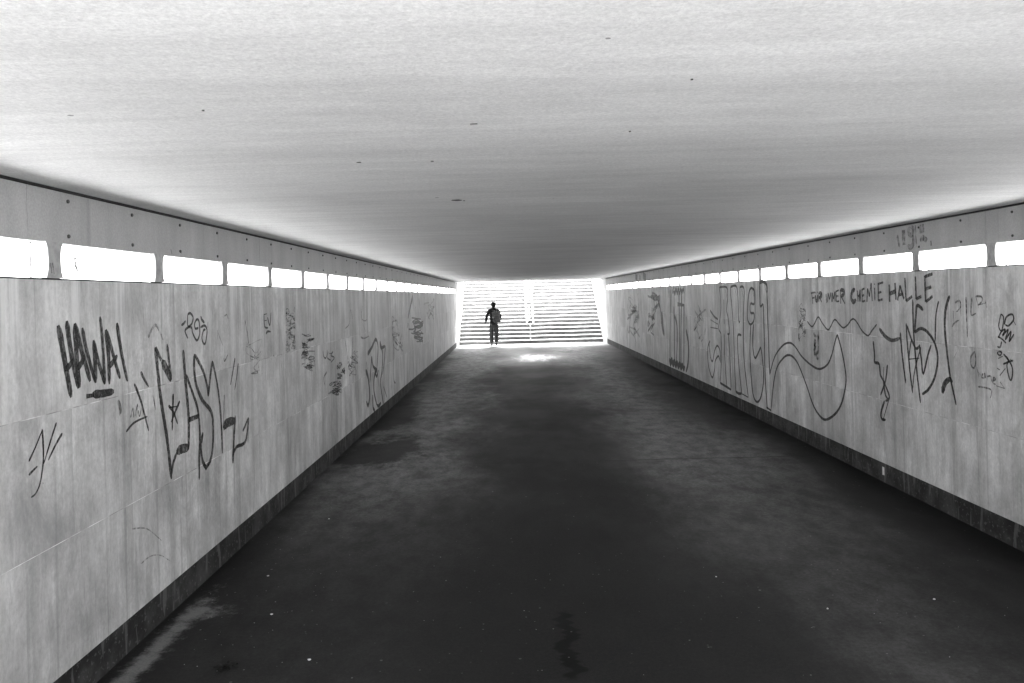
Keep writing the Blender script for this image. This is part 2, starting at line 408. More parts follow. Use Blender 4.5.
# ------------------------------------------------------------------ underpass walls
ROWS = [(.21, .867), (.867, 1.523), (1.523, 2.184)]
def make_wall(side):
    s = side; X = XL if s < 0 else XR
    word = 'left' if s < 0 else 'right'
    root = tag(empty('tunnel_wall', (X, 16., 0)), 'graffiti-covered stone-clad %s side wall of the underpass' % word, 'wall', kind='thing')
    out = s                                        # towards the earth
    def bx(bm, d0, d1, ya, yb, za, zb, mi=0):      # d = depth behind the cladding face
        a, b = X+out*d0, X+out*d1
        return box(bm, min(a, b), max(a, b), ya, yb, za, zb, mi)
    bm = bmesh.new(); bx(bm, .16, .30, YN, YW, -.3, GZ-.06)
    bx(bm, .155, .16, YN, YW, 2.19, ZC-.003, 1)
    build('backing_wall', bm, [M['white'], M['dark']], root)
    # stone slabs
    bm = bmesh.new(); lt = bm.faces.layers.float.new('tone'); ls = bm.faces.layers.float.new('seed')
    bx(bm, .0008, .15, YN, YW, .211, 2.18, 1)
    for r, (z0, z1) in enumerate(ROWS):
        y = YN-(.31, .0, .46)[r]-(.17 if s > 0 else 0)
        while y < YW:
            w = R.choice((.78, .80, .80, .82))
            ya, yb = max(y, YN), min(y+w, YW)
            if yb-ya > .03:
                p = R.uniform(.0002, .0016)
                fs = bx(bm, -p, .03, ya+.0014, yb-.0014, z0+(.0024 if r else 0), z1-(.0024 if r < 2 else 0))
                t = R.gauss(1.0, .06); sd = R.random()
                for f in fs: f[lt] = t; f[ls] = sd
            y += w
    build('cladding', bm, [M['clad'], M['mortar']], root)
    bm = bmesh.new(); y = YN
    while y < YW:
        yb = min(y+2.4, YW); bx(bm, .018, .155, y+.002, yb-.002, -.05, .2085); y += 2.4
    build('plinth', bm, M['plinth'], root)
    bm = bmesh.new(); bx(bm, .002, .153, YN, YW, 2.1842, 2.193)
    build('ledge_seal', bm, M['trim'], root)
    bm = bmesh.new(); bx(bm, -.004, .05, YN, YW, ZC-.009, ZC-.001)
    build('ceiling_seal', bm, M['trim'], root)
    # fascia boards with bolt pairs
    seam = (3.80 if s < 0 else 2.94); b0 = (4.148 if s < 0 else 3.295)
    y = seam-3.495*2
    while y < YW:
        ya, yb = max(y, YN), min(y+3.495, YW)
        if yb > YN+.05:
            bm = bmesh.new(); bx(bm, .010, .045, ya+.002, yb-.002, 2.372, 2.638)
            for j in range(5):
                yq = y+(b0-seam)+.699*j
                if not (ya+.03 < yq < yb-.03): continue
                for zq in (2.414, 2.596):
                    xb = X+out*.010; q = R.uniform(0, 1)
                    tube(bm, [(xb+out*.003, yq, zq), (xb-out*.006, yq, zq), (xb-out*.009, yq, zq)], [.0105, .0105, .007], 8, 1)
            build('fascia_panel', bm, [M['fascia'], M['bolt']], root)
        y += 3.495
    bm = bmesh.new(); bx(bm, .047, .154, YN, YW, 2.376, 2.384)
    build('lamp_channel_lid', bm, M['post'], root)
    # lamp dividers, waisted like the lamps' bulging ends
    k0 = -4; yk = [3.966+1.179*k for k in range(k0, 26)]
    yk = [v for v in yk if YN+.1 < v < YW-.1]
    for v in yk:
        bm = bmesh.new(); n = 12; L = []; Rr = []
        for i in range(n+1):
            t = i/n; z = 2.193+(2.372-2.193)*t; wv = .055+.020*abs(2*t-1)**3
            L.append((v-wv, z)); Rr.append((v+wv, z))
        ring = L+Rr[::-1]
        xa, xb = X-out*.022, X+out*.004
        A = [bm.verts.new((xa, p, q)) for p, q in ring]; B = [bm.verts.new((xb, p, q)) for p, q in ring]
        for i in range(n):
            a0, a1, b0_, b1 = A[i], A[i+1], A[len(ring)-1-i], A[len(ring)-2-i]
            bm.faces.new((a0, b0_, b1, a1))
        for i in range(len(ring)):
            j = (i+1) % len(ring); bm.faces.new((A[i], A[j], B[j], B[i]))
        build('lamp_divider', bm, M['post'], root)
    # lamps
    ends = yk+[YW+.05]
    first = 2 if s < 0 else 4
    lamps = {}
    for i in range(len(ends)-1):
        ya, yb = ends[i]+.012, min(ends[i+1], YW)-.012
        nvis = sum(1 for j in range(i+1) if ends[j+1] > (3.56 if s < 0 else 5.95))
        cut = ''
        if nvis == 0: lab = 'glowing light panel high on the %s wall beside the camera, outside the photo' % word
        elif nvis == 1: lab = 'glowing light panel on the %s wall, cut off by the picture edge' % word
        elif s < 0 and nvis == 2: lab = 'glowing light panel with a scribbled tag near the left picture edge'
        elif s < 0 and nvis == 4: lab = 'fourth glowing light panel along the left wall, with two small pen marks'
        else: lab = '%s glowing light panel along the %s wall, counted from the %s picture edge' % (ORD[nvis], word, word)
        r = tag(empty('light_panel', (X+out*.05, (ya+yb)/2, 2.19)), lab, 'light panel', 'lit panels in a row along the %s wall' % word)
        bm = bmesh.new(); bx(bm, .103, .15, ya, yb, 2.194, 2.371)
        build('housing', bm, M['post'], r)
        bm = bmesh.new(); nY, nZ = 10, 6; g = []
        for a in range(nY+1):
            row = []
            for b in range(nZ+1):
                u, v = a/nY*2-1, b/nZ*2-1
                d = .086+.012*max(abs(u)**8, abs(v)**4)
                row.append(bm.verts.new((X+out*d, (ya+yb)/2+u*(yb-ya)/2, 2.2825+v*.0885)))
            g.append(row)
        for a in range(nY):
            for b in range(nZ): bm.faces.new((g[a][b], g[a+1][b], g[a+1][b+1], g[a][b+1]))
        build('diffuser', bm, M['lamp'], r, True)
        lamps[nvis] = r
    return root, lamps
WL, LL = make_wall(-1)
WR, LR = make_wall(1)

# ------------------------------------------------------------------ graffiti: strokes of paint on the wall faces
def spline(p, n=6):
    if len(p) < 3: return p
    out = []
    q = [p[0]]+list(p)+[p[-1]]
    for i in range(1, len(q)-2):
        a, b, c, d = q[i-1], q[i], q[i+1], q[i+2]
        for j in range(n):
            t = j/n
            out.append(tuple(.5*((2*b[m])+(-a[m]+c[m])*t+(2*a[m]-5*b[m]+4*c[m]-d[m])*t*t+(-a[m]+3*b[m]-3*c[m]+d[m])*t**3) for m in (0, 1)))
    out.append(p[-1]); return out
def ribbon(bm, X, inward, pts, w, lift, taper=.45, drop=0.):
    n = len(pts); L = []
    tot = sum(math.dist(pts[i], pts[i+1]) for i in range(n-1)) or 1e-6
    acc = 0.
    rows = []
    for i, p in enumerate(pts):
        a, b = pts[max(i-1, 0)], pts[min(i+1, n-1)]
        tx, tz = b[0]-a[0], b[1]-a[1]; l = math.hypot(tx, tz) or 1e-6; nx, nz = -tz/l, tx/l
        t = acc/tot
        e = min(t, 1-t)*tot/max(w, 1e-4)
        hw = w/2*(1-taper*t)*min(1., .45+.9*e)*R.uniform(.93, 1.07)
        rows.append((bm.verts.new((X+inward*lift, p[0]+nx*hw, p[1]+nz*hw)), bm.verts.new((X+inward*lift, p[0]-nx*hw, p[1]-nz*hw))))
        if i < n-1: acc += math.dist(p, pts[i+1])
    for (a, b), (c, d) in zip(rows, rows[1:]): bm.faces.new((a, b, d, c))
def graffiti(side, org, strokes, mat, label, depth=0., parent=None, name='graffiti', smooth=True, taper=.35, fat=None):
    """org = (x0, y0, scale) of the close-up the strokes were measured in; strokes = (width in m, points)"""
    X = (XL if side < 0 else XR)+side*depth; inward = -side
    bm = bmesh.new()
    fat = fat or (1.25 if side < 0 else 1.6)
    for i, (w, pts) in enumerate(strokes):
        q = [(org[0]+a/org[2], org[1]+b/org[2]) for a, b in pts]
        if len(q) == 1: q = [q[0], (q[0][0]+.3, q[0][1]+.6)]
        if smooth: q = spline(q)
        q = [wall_at(side, *p, depth) for p in q]
        q = [p for j, p in enumerate(q) if j == 0 or math.dist(p, q[j-1]) > 1e-4]
        if len(q) < 2: continue
        ribbon(bm, X, inward, q, w*fat, .0026+.00012*i, taper)
    o = build(name, bm, M[mat], parent or (WL if side < 0 else WR))
    o['label'] = label; return o
def scribble(x0, y0, x1, y1, n, w, seed):
    r = random.Random(seed); out = []; n = int(n*1.7); w *= .62
    for i in range(n):
        cx, cy = r.uniform(x0, x1), y0+(y1-y0)*(i+.5)/n
        sx, sy = (x1-x0)*.42, (y1-y0)/n*2.0
        pts = [(min(x1, max(x0, cx+r.uniform(-sx, sx))), cy+r.uniform(-sy, sy)) for _ in range(r.choice((4, 5, 6)))]
        out.append((w*r.uniform(.6, 1.2), pts))
    return out

A = (45, 305, 6.83)
graffiti(-1, A, [
 (.040, [(85,138),(105,230),(135,400),(160,540),(176,632)]), (.036, [(145,108),(160,230),(185,380),(210,500),(226,570)]), (.030, [(132,445),(165,412),(190,372)]),
 (.038, [(200,125),(207,260),(218,420),(233,565)]), (.036, [(200,125),(240,290),(275,410),(305,522)]), (.032, [(213,440),(245,395),(270,342)]),
 (.030, [(250,155),(275,290),(310,420),(342,532)]), (.034, [(341,532),(338,400),(327,240)]), (.030, [(327,240),(355,370),(385,470),(404,542)]), (.028, [(404,542),(394,330),(383,180),(371,78)]),
 (.034, [(410,168),(425,290),(432,400),(435,542)]), (.030, [(410,168),(445,280),(475,390),(509,503)]), (.030, [(432,425),(465,382),(490,343)]),
 (.030, [(487,122),(505,250),(530,390),(559,522)]),
 (.048, [(277,624),(330,616)]), (.040, [(318,612),(400,603),(466,590)])], 'ink', 'bold black capitals reading HAWAI with an underline', taper=.2)
B = (140, 340, 4.879)
graffiti(-1, B, [
 (.030, [(72,35),(85,150),(100,290),(130,480),(152,678)]), (.052, [(74,40),(102,98)]), (.046,[(104,102),(128,145),(150,198)]), (.026, [(150,198),(140,110),(130,20)]),
 (.022, [(150,665),(160,600),(178,548)]), (.045, [(175,548),(200,532),(238,524)]),
 (.030, [(208,48),(220,200),(232,330),(236,400),(235,530)]), (.022, [(222,170),(255,260),(280,340),(290,450),(287,560),(287,683)]), (.052, [(236,390),(286,370)]),
 (.026, [(263,68),(262,130),(270,210),(300,290),(345,350),(355,430),(352,530),(340,590),(320,622)]), (.026, [(305,450),(295,520),(303,590),(320,625)]), (.055, [(308,602),(322,628)]), (.03,[(342,592),(318,632)]),
 (.022, [(263,70),(305,150),(326,230),(330,275)]), (.026, [(330,275),(340,180),(350,102)]), (.022, [(350,102),(375,220),(392,370),(400,552)]),
 (.024, [(408,268),(405,430)]), (.052, [(404,432),(422,405),(462,392)]), (.028, [(462,368),(456,480),(450,602)]),
 (.022, [(450,565),(468,522),(500,508),(516,480),(527,380)]), (.02, [(498,445),(510,420),(527,378)]), (.018, [(528,380),(524,500)]), (.03,[(470,520),(505,505)])],
 'spray', 'tall angular tag reading EASK in dark paint', taper=.1, fat=1.5)
graffiti(-1, B, [(.024, [(160,262),(158,350),(155,442)]), (.022, [(192,298),(170,350),(150,402)]), (.022, [(137,320),(160,350),(182,410)]), (.02, [(140,330),(188,322)])], 'ink', 'small hand-drawn star inside the tall tag')
graffiti(-1, B, [(.022, [(2,155),(18,190),(40,228)]), (.022, [(462,88),(452,150),(440,220)]), (.018, [(478,113),(470,180),(460,245)])], 'spray', 'short slanting dashes beside the tall tag')
graffiti(-1, (0, 300, 3.996), [(.02, [(535,335),(560,400),(593,524)]), (.014, [(502,527),(535,490),(588,465)])], 'spray', 'thin slanted stroke and curve left of the tall tag')
graffiti(-1, (0, 300, 3.996), [(.008, [(520,470),(530,432),(533,470)]), (.008,[(538,465),(548,415),(545,470)]), (.008,[(550,440),(556,465),(563,430)])], 'faint', 'tiny faded scribble')
C = (170, 300, 6.833)
graffiti(-1, C, [
 (.016, [(75,172),(90,162),(105,142)]), (.016, [(118,100),(135,90),(155,118),(146,162),(120,186)]), (.014, [(118,100),(118,170),(130,186)]),
 (.016, [(130,180),(102,205),(105,230),(120,262)]), (.016, [(120,182),(145,190),(152,225),(180,276),(200,230),(196,150),(182,132),(166,160),(170,195),(192,190)]),
 (.02, [(207,110),(215,135),(233,156)]), (.016, [(205,187),(235,175),(250,210),(240,290),(226,297),(215,260),(225,210),(240,202)]), (.012, [(256,150),(254,190)])],
 'ink', 'small rounded tag of looping letters under the lamps', taper=.1)
graffiti(-1, C, [(.014, [(322,205),(325,302)]), (.014, [(325,222),(358,308)]), (.014, [(366,398),(372,416),(394,372)]), (.012,[(510,140),(525,220),(540,320)]), (.012,[(370,110),(385,100),(395,130)])], 'faint', 'faded thin pen marks')
graffiti(-1, C, [(.022, [(640,98),(645,180),(668,190)]), (.02, [(638,100),(660,94)]), (.018, [(645,142),(660,138)]), (.02, [(664,118),(680,172),(688,85)]), (.02, [(653,232),(665,215),(686,217)]), (.03, [(706,376),(709,390)])], 'ink', 'tiny tag reading EV above a short arc')
Dd = (270, 290, 5.69)
graffiti(-1, Dd, scribble(88,100,140,345,20,.020,3), 'ghost', 'tall smudged column of scribbled letters')
graffiti(-1, Dd, scribble(180,260,250,450,16,.020,4), 'faint', 'broken scribble with scattered dots')
graffiti(-1, Dd, [(.02,[(300,345),(305,380),(318,385),(325,340)]),(.02,[(330,350),(325,385),(345,400)]),(.02,[(335,360),(348,362)]),(.02,[(358,350),(345,372),(365,385),(345,412)])], 'spray', 'faded short tag in the middle of the wall')
graffiti(-1, Dd, [(.024,[(323,465),(305,500),(312,545)])]+scribble(325,520,405,590,8,.022,6)+[(.02,[(330,590),(370,570),(405,585)])], 'faint', 'looping scribble low on the wall')
graffiti(-1, Dd, scribble(380,425,425,495,6,.034,7), 'faint', 'dark knot of scribble')
graffiti(-1, Dd, [(.02,[(428,215),(424,270)]),(.018,[(428,218),(450,190),(455,110)]),(.02,[(425,280),(440,380),(440,422)]),(.026,[(470,270),(466,400),(456,432),(444,405)]),(.02,[(458,110),(470,180),(470,270)])], 'faint', 'narrow faded outline letter')
graffiti(-1, Dd, [(.02,[(525,90),(520,160),(548,170),(550,90)]),(.024,[(515,268),(535,275),(562,262)]),(.02,[(525,190),(545,240)]),(.02,[(492,365),(495,450)])], 'faint', 'faded narrow drawing with a curved underline')
E = (350, 280, 4.88)
graffiti(-1, E, [
 (.050,[(85,362),(105,330),(125,290),(136,330),(130,432)]), (.045,[(105,372),(112,420),(130,435)]), (.06,[(76,440),(88,480),(95,560),(88,612),(79,592)]), (.04,[(80,400),(86,460)]),
 (.055,[(132,435),(118,470),(116,540),(130,610)]), (.06,[(110,560),(112,622),(121,637)]), (.05,[(145,300),(158,360),(155,440),(148,500),(155,560),(163,605)]), (.04,[(172,320),(166,400),(158,462)]),
 (.05,[(163,520),(179,572)]), (.04,[(135,460),(140,520)]), (.05,[(105,372),(100,440),(96,500)]), (.05,[(145,300),(150,330),(170,322)]), (.05,[(150,600),(138,615),(130,608)]), (.045,[(118,430),(128,470),(138,440)])], 'ink', 'big dark tag of tall outline letters low on the wall', fat=1.5)
graffiti(-1, E, [(.06,[(205,220),(210,330),(212,480),(222,502)])], 'faint', 'long faded vertical line with a hook', fat=1.0)
graffiti(-1, E, [(.08,[(305,80),(294,130),(282,188)]),(.08,[(304,80),(312,155)]),(.08,[(336,90),(346,185)]),(.05,[(320,130),(325,190)])]+scribble(280,190,355,300,9,.06,9), 'ink', 'distant runny tag high on the wall', fat=1.5)
K = (0, 410, 6.83)
graffiti(-1, K, [(.010,[(193,352),(240,250),(284,140)]),(.012,[(284,130),(292,260),(290,370),(270,500),(240,570),(208,597)]),(.012,[(382,85),(345,200),(295,367)]),(.013,[(422,158),(375,240),(325,344)]),(.012,[(192,445),(220,415),(252,384)]),(.01,[(288,497),(291,503)])], 'ink', 'thin slanting pen tag at the picture edge')
graffiti(-1, (0,400,3.415), [(.008,[(480,560),(510,535),(545,530),(580,550)]),(.008,[(450,440),(500,440),(550,480)])], 'ghost', 'scrubbed ghost of an old arc')
graffiti(-1, (0,300,3.996), [(.03,[(470,400),(480,440),(475,460)]),(.03,[(610,380),(620,440)]),(.02,[(590,150),(620,100),(650,160)])], 'ghost', 'scrubbed patches of old paint')
# marks on lamps
LAMPO = (0, 160, 5.254)
graffiti(-1, LAMPO, [(.010,[(385,497),(402,495),(390,520)]),(.010,[(383,520),(402,530),(390,545),(408,540)]),(.010,[(388,560),(400,548),(405,572),(398,560),(410,592)]),(.008,[(380,495),(392,560),(405,590)])], 'ink', 'scribbled tag on the lit lamp', depth=.083, parent=LL[2], name='pen_mark', fat=3.2)
graffiti(-1, (0, 230, 3.531), [(.012,[(826,148),(828,160)]),(.012,[(915,165),(922,172),(914,180),(923,186)])], 'ink', 'two small pen marks on the lit lamp', depth=.083, parent=LL[4], name='pen_mark', fat=4.5)
graffiti(-1, (0, 230, 3.531), [(.02,[(602,68),(606,85)]),(.022,[(630,72),(640,82)])], 'faint', 'two grey smudges on the fascia', depth=.010)
graffiti(-1, LAMPO, [(.02,[(262,540),(270,595)]),(.022,[(272,540),(282,600)])], 'faint', 'grey smear on the lamp divider', depth=-.022)

# right wall
Fr = (610, 280, 6.83)
zig = [(428+i*8, 62 if i % 2 else 92) for i in range(11)]
zig2 = [(405+i*9, 548+i*4+(14 if i % 2 else -6)) for i in range(13)]
graffiti(1, Fr, [(.05,[(416,70),(412,300),(410,550)]),(.05,[(437,180),(440,380),(440,560)]),(.05,[(472,60),(475,320),(475,572)]),(.05,[(492,60),(486,300),(485,592)]),
 (.05,[(505,165),(506,380),(505,590)]),(.06,[(520,340),(536,430),(535,560),(520,627)]),(.05,[(440,240),(460,330),(455,580)]),(.05,[(522,250),(519,340)]),(.05,zig),(.08,zig2),(.09,[(462,165),(508,172)])],
 'ink', 'dark block of tall dripping letters on the far part of the wall', fat=2.3)
graffiti(1, Fr, [(.20,[(354,215),(360,320),(372,375)]),(.07,[(325,130),(345,200),(350,300)]),(.06,[(320,150),(312,220)])], 'spray', 'dark smear running down the far wall')
graffiti(1, Fr, [(.5,[(290,190),(290,372)]),(.3,[(408,70),(412,120)])], 'ghost', 'scrubbed grey block of paint')
graffiti(1, Fr, [(.1,[(190,90),(195,200),(190,300)]),(.08,[(165,380),(180,430)]),(.1,[(140,100),(142,260)])], 'ghost', 'faded runs of paint near the exit')
G = (700, 275, 4.878)
graffiti(1, G, [
 (.03,[(50,320),(38,360),(42,440),(60,500),(72,460),(75,420),(90,395),(98,420)]),(.03,[(45,330),(52,400),(62,420),(72,370),(85,345),(98,370),(102,430)]),
 (.034,[(50,172),(70,202),(88,216)]),(.034,[(52,218),(88,240)]),(.034,[(52,255),(88,262)]),
 (.03,[(95,60),(130,60),(136,100),(131,170),(138,210),(145,280),(134,288)]),(.03,[(95,60),(103,150),(98,210),(92,260),(104,286)]),(.03,[(104,286),(105,420),(99,526)]),(.05,[(117,120),(119,240)]),
 (.03,[(119,285),(122,400),(131,545)]),(.034,[(99,526),(125,542),(153,560)]),(.03,[(139,285),(148,420),(153,560)]),
 (.03,[(150,58),(150,90),(156,150),(165,280),(170,440),(175,567)]),(.03,[(150,58),(178,55),(186,110),(190,220),(196,225)]),(.03,[(196,58),(196,222)]),(.03,[(196,58),(216,70),(213,200),(215,400),(237,597)]),
 (.03,[(203,294),(184,302),(190,430),(205,578)]),(.036,[(175,567),(190,578),(205,578)]),(.036,[(207,580),(237,597)]),
 (.03,[(267,75),(250,64),(238,100),(232,200),(245,240),(263,225),(265,188),(248,183),(248,140),(266,140),(268,90),(262,64)]),(.03,[(250,240),(245,330),(248,450),(260,580),(280,619),(300,590),(312,500),(305,400),(297,350)]),(.03,[(263,238),(258,330),(270,405),(298,350)]),
 (.03,[(291,40),(293,100),(296,152),(309,140)]),(.04,[(290,40),(310,32),(327,50),(328,92)]),(.03,[(310,140),(315,300),(320,500),(330,655)]),(.03,[(328,92),(335,300),(342,486)]),(.05,[(326,645),(350,662)]),
 (.02,[(125,70),(133,110)]),(.02,[(170,62),(180,100)]),(.02,[(205,70),(213,110)]),(.02,[(258,72),(264,105)]),(.02,[(316,42),(325,85)])],
 'ink', 'tall outlined bubble letters from floor to ledge', taper=.1, fat=1.4)
H = (765, 280, 4.553)
graffiti(1, H, [
 (.030,[(22,430),(45,350),(80,300),(110,286),(135,300),(170,350),(215,390),(250,405),(285,385),(305,340),(320,280),(330,248)]),
 (.034,[(330,248),(350,320),(368,420),(368,480),(350,560),(320,610),(275,636),(240,605),(215,555),(190,480),(155,390),(130,352),(105,342),(80,360),(55,400),(40,470),(28,592)])], 'ink', 'large black wave outline tapering to a point', taper=.05, fat=1.0)
T = (795, 265, 6.827)
graffiti(1, T, [(.020,[(85,385),(115,420),(135,400),(160,355),(190,400),(225,442),(245,420),(265,380),(280,375),(300,400),(330,428),(360,410),(385,375),(405,370),(430,400),(460,450),(500,482),(525,450),(560,405)])], 'ink', 'thin black zigzag line', taper=.1, fat=1.1)
w1 = .030
graffiti(1, T, [(w1,[(115,188),(124,266)]),(w1,[(110,192),(137,187)]),(w1,[(119,226),(135,222)]),(w1,[(140,205),(144,240),(153,242),(158,203)]),(w1,[(141,186),(143,192)]),(w1,[(155,183),(157,189)]),
 (w1,[(165,250),(164,190)]),(w1,[(164,190),(182,195),(180,214),(165,222)]),(w1,[(168,222),(184,252)])], 'spray', 'grey capitals reading FÜR', smooth=True, taper=0)
graffiti(1, T, [(w1,[(213,198),(217,258)]),(w1,[(224,255),(227,192)]),(w1,[(227,192),(238,235)]),(w1,[(238,235),(247,188)]),(w1,[(247,188),(252,252)]),
 (w1,[(258,252),(256,188)]),(w1,[(256,188),(265,232)]),(w1,[(265,232),(274,182)]),(w1,[(274,182),(276,250)]),
 (w1,[(281,180),(285,250)]),(w1,[(280,181),(301,172)]),(w1,[(283,215),(299,210)]),(w1,[(285,250),(304,246)]),
 (w1,[(311,170),(315,264)]),(w1,[(311,170),(336,176),(334,200),(315,214)]),(w1,[(316,213),(344,264)])], 'spray', 'grey capitals reading IMMER', taper=0)
w1 = .034
graffiti(1, T, [(w1,[(412,165),(392,182),(385,225),(400,252),(419,236)]),(w1,[(427,174),(432,250)]),(w1,[(447,168),(444,215),(446,250)]),(w1,[(430,213),(446,206)]),
 (w1,[(459,165),(461,252)]),(w1,[(459,168),(477,160)]),(w1,[(460,210),(474,205)]),(w1,[(462,251),(482,243)]),
 (w1,[(493,252),(498,160)]),(w1,[(498,160),(510,216)]),(w1,[(510,216),(522,123)]),(w1,[(522,123),(530,247)]),(w1,[(545,155),(548,242)]),(w1,[(544,126),(546,136)]),
 (w1,[(570,124),(571,244)]),(w1,[(570,129),(606,118)]),(w1,[(571,190),(593,184)]),(w1,[(571,243),(601,234)])], 'spray', 'grey capitals reading CHEMIE', taper=0)
w1 = .042
graffiti(1, T, [(w1,[(645,133),(648,252)]),(w1,[(684,122),(691,237)]),(.06,[(648,196),(690,178)]),(w1,[(703,242),(719,140)]),(w1,[(719,140),(746,232)]),(w1,[(709,206),(739,196)]),
 (w1,[(752,88),(761,246)]),(w1,[(761,246),(802,214)]),(w1,[(824,78),(829,232)]),(w1,[(829,232),(866,214)]),
 (w1,[(888,73),(895,252)]),(w1,[(895,252),(942,214)]),(w1,[(888,80),(942,60)]),(w1,[(890,166),(932,150)])], 'spray', 'bold grey capitals reading HALLE', taper=0)
I = (860, 290, 5.06)
graffiti(1, I, [(.026,[(205,215),(215,330),(233,472)]),(.022,[(235,168),(240,260),(255,420),(268,522)]),(.024,[(238,178),(262,250),(285,296),(305,280)]),(.024,[(268,48),(272,200),(282,330),(292,440),(308,572)]),
 (.030,[(322,102),(292,78),(285,120),(278,215)]),(.026,[(278,215),(310,195),(345,215),(380,270),(395,350),(380,440),(350,500),(316,528)]),(.022,[(250,350),(302,345)]),(.022,[(302,275),(312,350),(322,424),(345,330),(362,278)]),
 (.018,[(400,55),(386,130),(382,262)]),(.016,[(262,250),(250,350),(262,470)]),(.016,[(310,290),(280,400),(268,500)])], 'ink', 'large looping tag with a round bowl', taper=.1, fat=1.25)
graffiti(1, I, [(.024,[(455,28),(436,90),(430,180),(440,300),(458,440),(475,520),(488,582)]),(.040,[(418,522),(430,475),(455,452),(470,466)])], 'ink', 'long black swoosh with a hook')
graffiti(1, I, [(.05,[(98,195),(130,235),(165,255),(205,243)])], 'spray', 'grey curved stroke ending the zigzag', fat=1.0)
graffiti(1, I, [(.022,[(68,258),(75,330),(76,365),(98,375),(105,430),(120,460),(150,540),(130,562)]),(.02,[(140,378),(130,460),(105,532)]),(.018,[(122,390),(120,460)]),(.02,[(120,460),(130,530),(142,548)]),(.022,[(126,560),(108,620),(112,652),(132,657)]),(.02,[(146,560),(120,652)])], 'ink', 'scrawled stick-like tag', taper=.2)
graffiti(1, H, scribble(155,120,185,270,10,.016,21), 'faint', 'faded column of small letters before the zigzag')
graffiti(1, H, scribble(225,240,245,350,6,.04,22), 'ghost', 'dark runny smudge above the wave')
J = (940, 280, 5.25)
graffiti(1, J, [(.012,[(70,160),(75,232)]),(.012,[(80,120),(104,108),(110,140),(88,168)]),(.012,[(65,245),(82,222),(102,210)]),(.012,[(108,112),(112,190)]),(.012,[(138,90),(142,200),(146,302)]),(.012,[(170,90),(165,180),(190,175)]),
 (.012,[(190,85),(205,147)]),(.012,[(190,85),(220,88),(222,112),(200,132)]),(.012,[(202,132),(242,120)]),(.012,[(240,108),(246,145)])], 'faint', 'faint thin capitals reading BILB')
graffiti(1, J, [(.013,[(322,178),(310,240),(325,266),(336,200),(322,178)]),(.015,[(340,235),(350,195),(380,180),(388,208),(362,240),(344,234)]),(.014,[(385,210),(400,236)]),(.014,[(308,302),(325,270),(345,260),(330,292),(360,260),(345,312),(375,270),(365,322),(390,284)]),(.013,[(305,298),(325,308),(350,332)]),
 (.014,[(303,350),(318,352),(326,322)]),(.014,[(310,375),(326,380),(318,396),(304,386),(310,375)]),(.016,[(308,412),(332,400)]),(.016,[(335,388),(362,425),(333,442)]),(.015,[(350,400),(382,460),(378,522),(365,510),(355,440),(387,422)]),(.015,[(316,502),(346,464)]),(.016,[(303,463),(316,472)]),(.014,[(372,415),(384,430)])], 'ink', 'small dense marker tags in a column', taper=.1, fat=1.15)
graffiti(1, J, [(.012,[(186,375),(165,400),(165,445),(180,462),(189,430),(186,382)]),(.010,[(196,458),(205,510)]),(.010,[(200,480),(215,500)]),(.010,[(228,490),(220,510),(236,512),(236,488),(242,516)]),(.010,[(250,500),(254,530)]),(.010,[(252,508),(268,505),(272,535)]),(.010,[(280,530),(294,522),(284,512),(280,540),(296,548)]),
 (.012,[(296,555),(342,570)]),(.012,[(318,535),(342,570)]),(.010,[(203,560),(240,565),(272,580),(266,620)]),(.010,[(75,412),(90,378)])], 'faint', 'faded handwriting with an arrow')
graffiti(1, (880, 215, 14.6), [(.025,[(265,290),(262,350),(292,472)]),(.10,[(345,220),(352,440)]),(.03,[(440,172),(420,240),(440,290),(475,280),(488,200),(450,168)]),(.035,[(482,290),(492,400),(455,470),(408,440)]),(.03,[(520,150),(538,470)]),(.12,[(612,135),(620,262)]),(.035,[(590,375),(640,330),(668,360),(690,330)]),(.035,[(745,375),(752,450)])], 'ghost', 'smudged figures on the fascia board', depth=.010, taper=0)
graffiti(1, (580, 260, 12.4), [(.55,[(700,175),(700,255)]),(.75,[(800,160),(800,250)]),(.3,[(745,190),(745,250)])], 'faint', 'dark paint blotches on the far fascia', depth=.010, taper=0)

N1 = (0, 0, 1)
graffiti(-1, N1, scribble(392,318,402,352,6,.05,31), 'ghost', 'pale worn scribble far along the left wall')
graffiti(-1, N1, scribble(424,300,434,318,5,.08,32), 'ghost', 'worn smudge of a tag close to the exit')
graffiti(-1, N1, scribble(348,352,358,372,5,.03,33), 'ghost', 'washed-out scribble at chest height')
graffiti(-1, N1, scribble(246,345,262,372,4,.016,34), 'ghost', 'scrubbed thin pen lines')
graffiti(1, N1, scribble(628,300,640,335,6,.10,35), 'ghost', 'washed-out tag near the exit on the right')
graffiti(1, N1, scribble(648,292,660,330,6,.08,36), 'faint', 'thin worn letters before the dark block')
graffiti(1, N1, scribble(694,305,706,345,5,.04,37), 'ghost', 'pale rubbed-out scribble beside the bubble letters')

# white sticker on the right plinth
yq, zq = wall_at(1, 881.7, 471)
bm = bmesh.new(); box(bm, XR+.0165, XR+.0195, yq-.022, yq+.022, zq-.042, zq+.042)
o = build('sticker', bm, M['paper'], WR); o['label'] = 'small white sticker on the dark plinth'

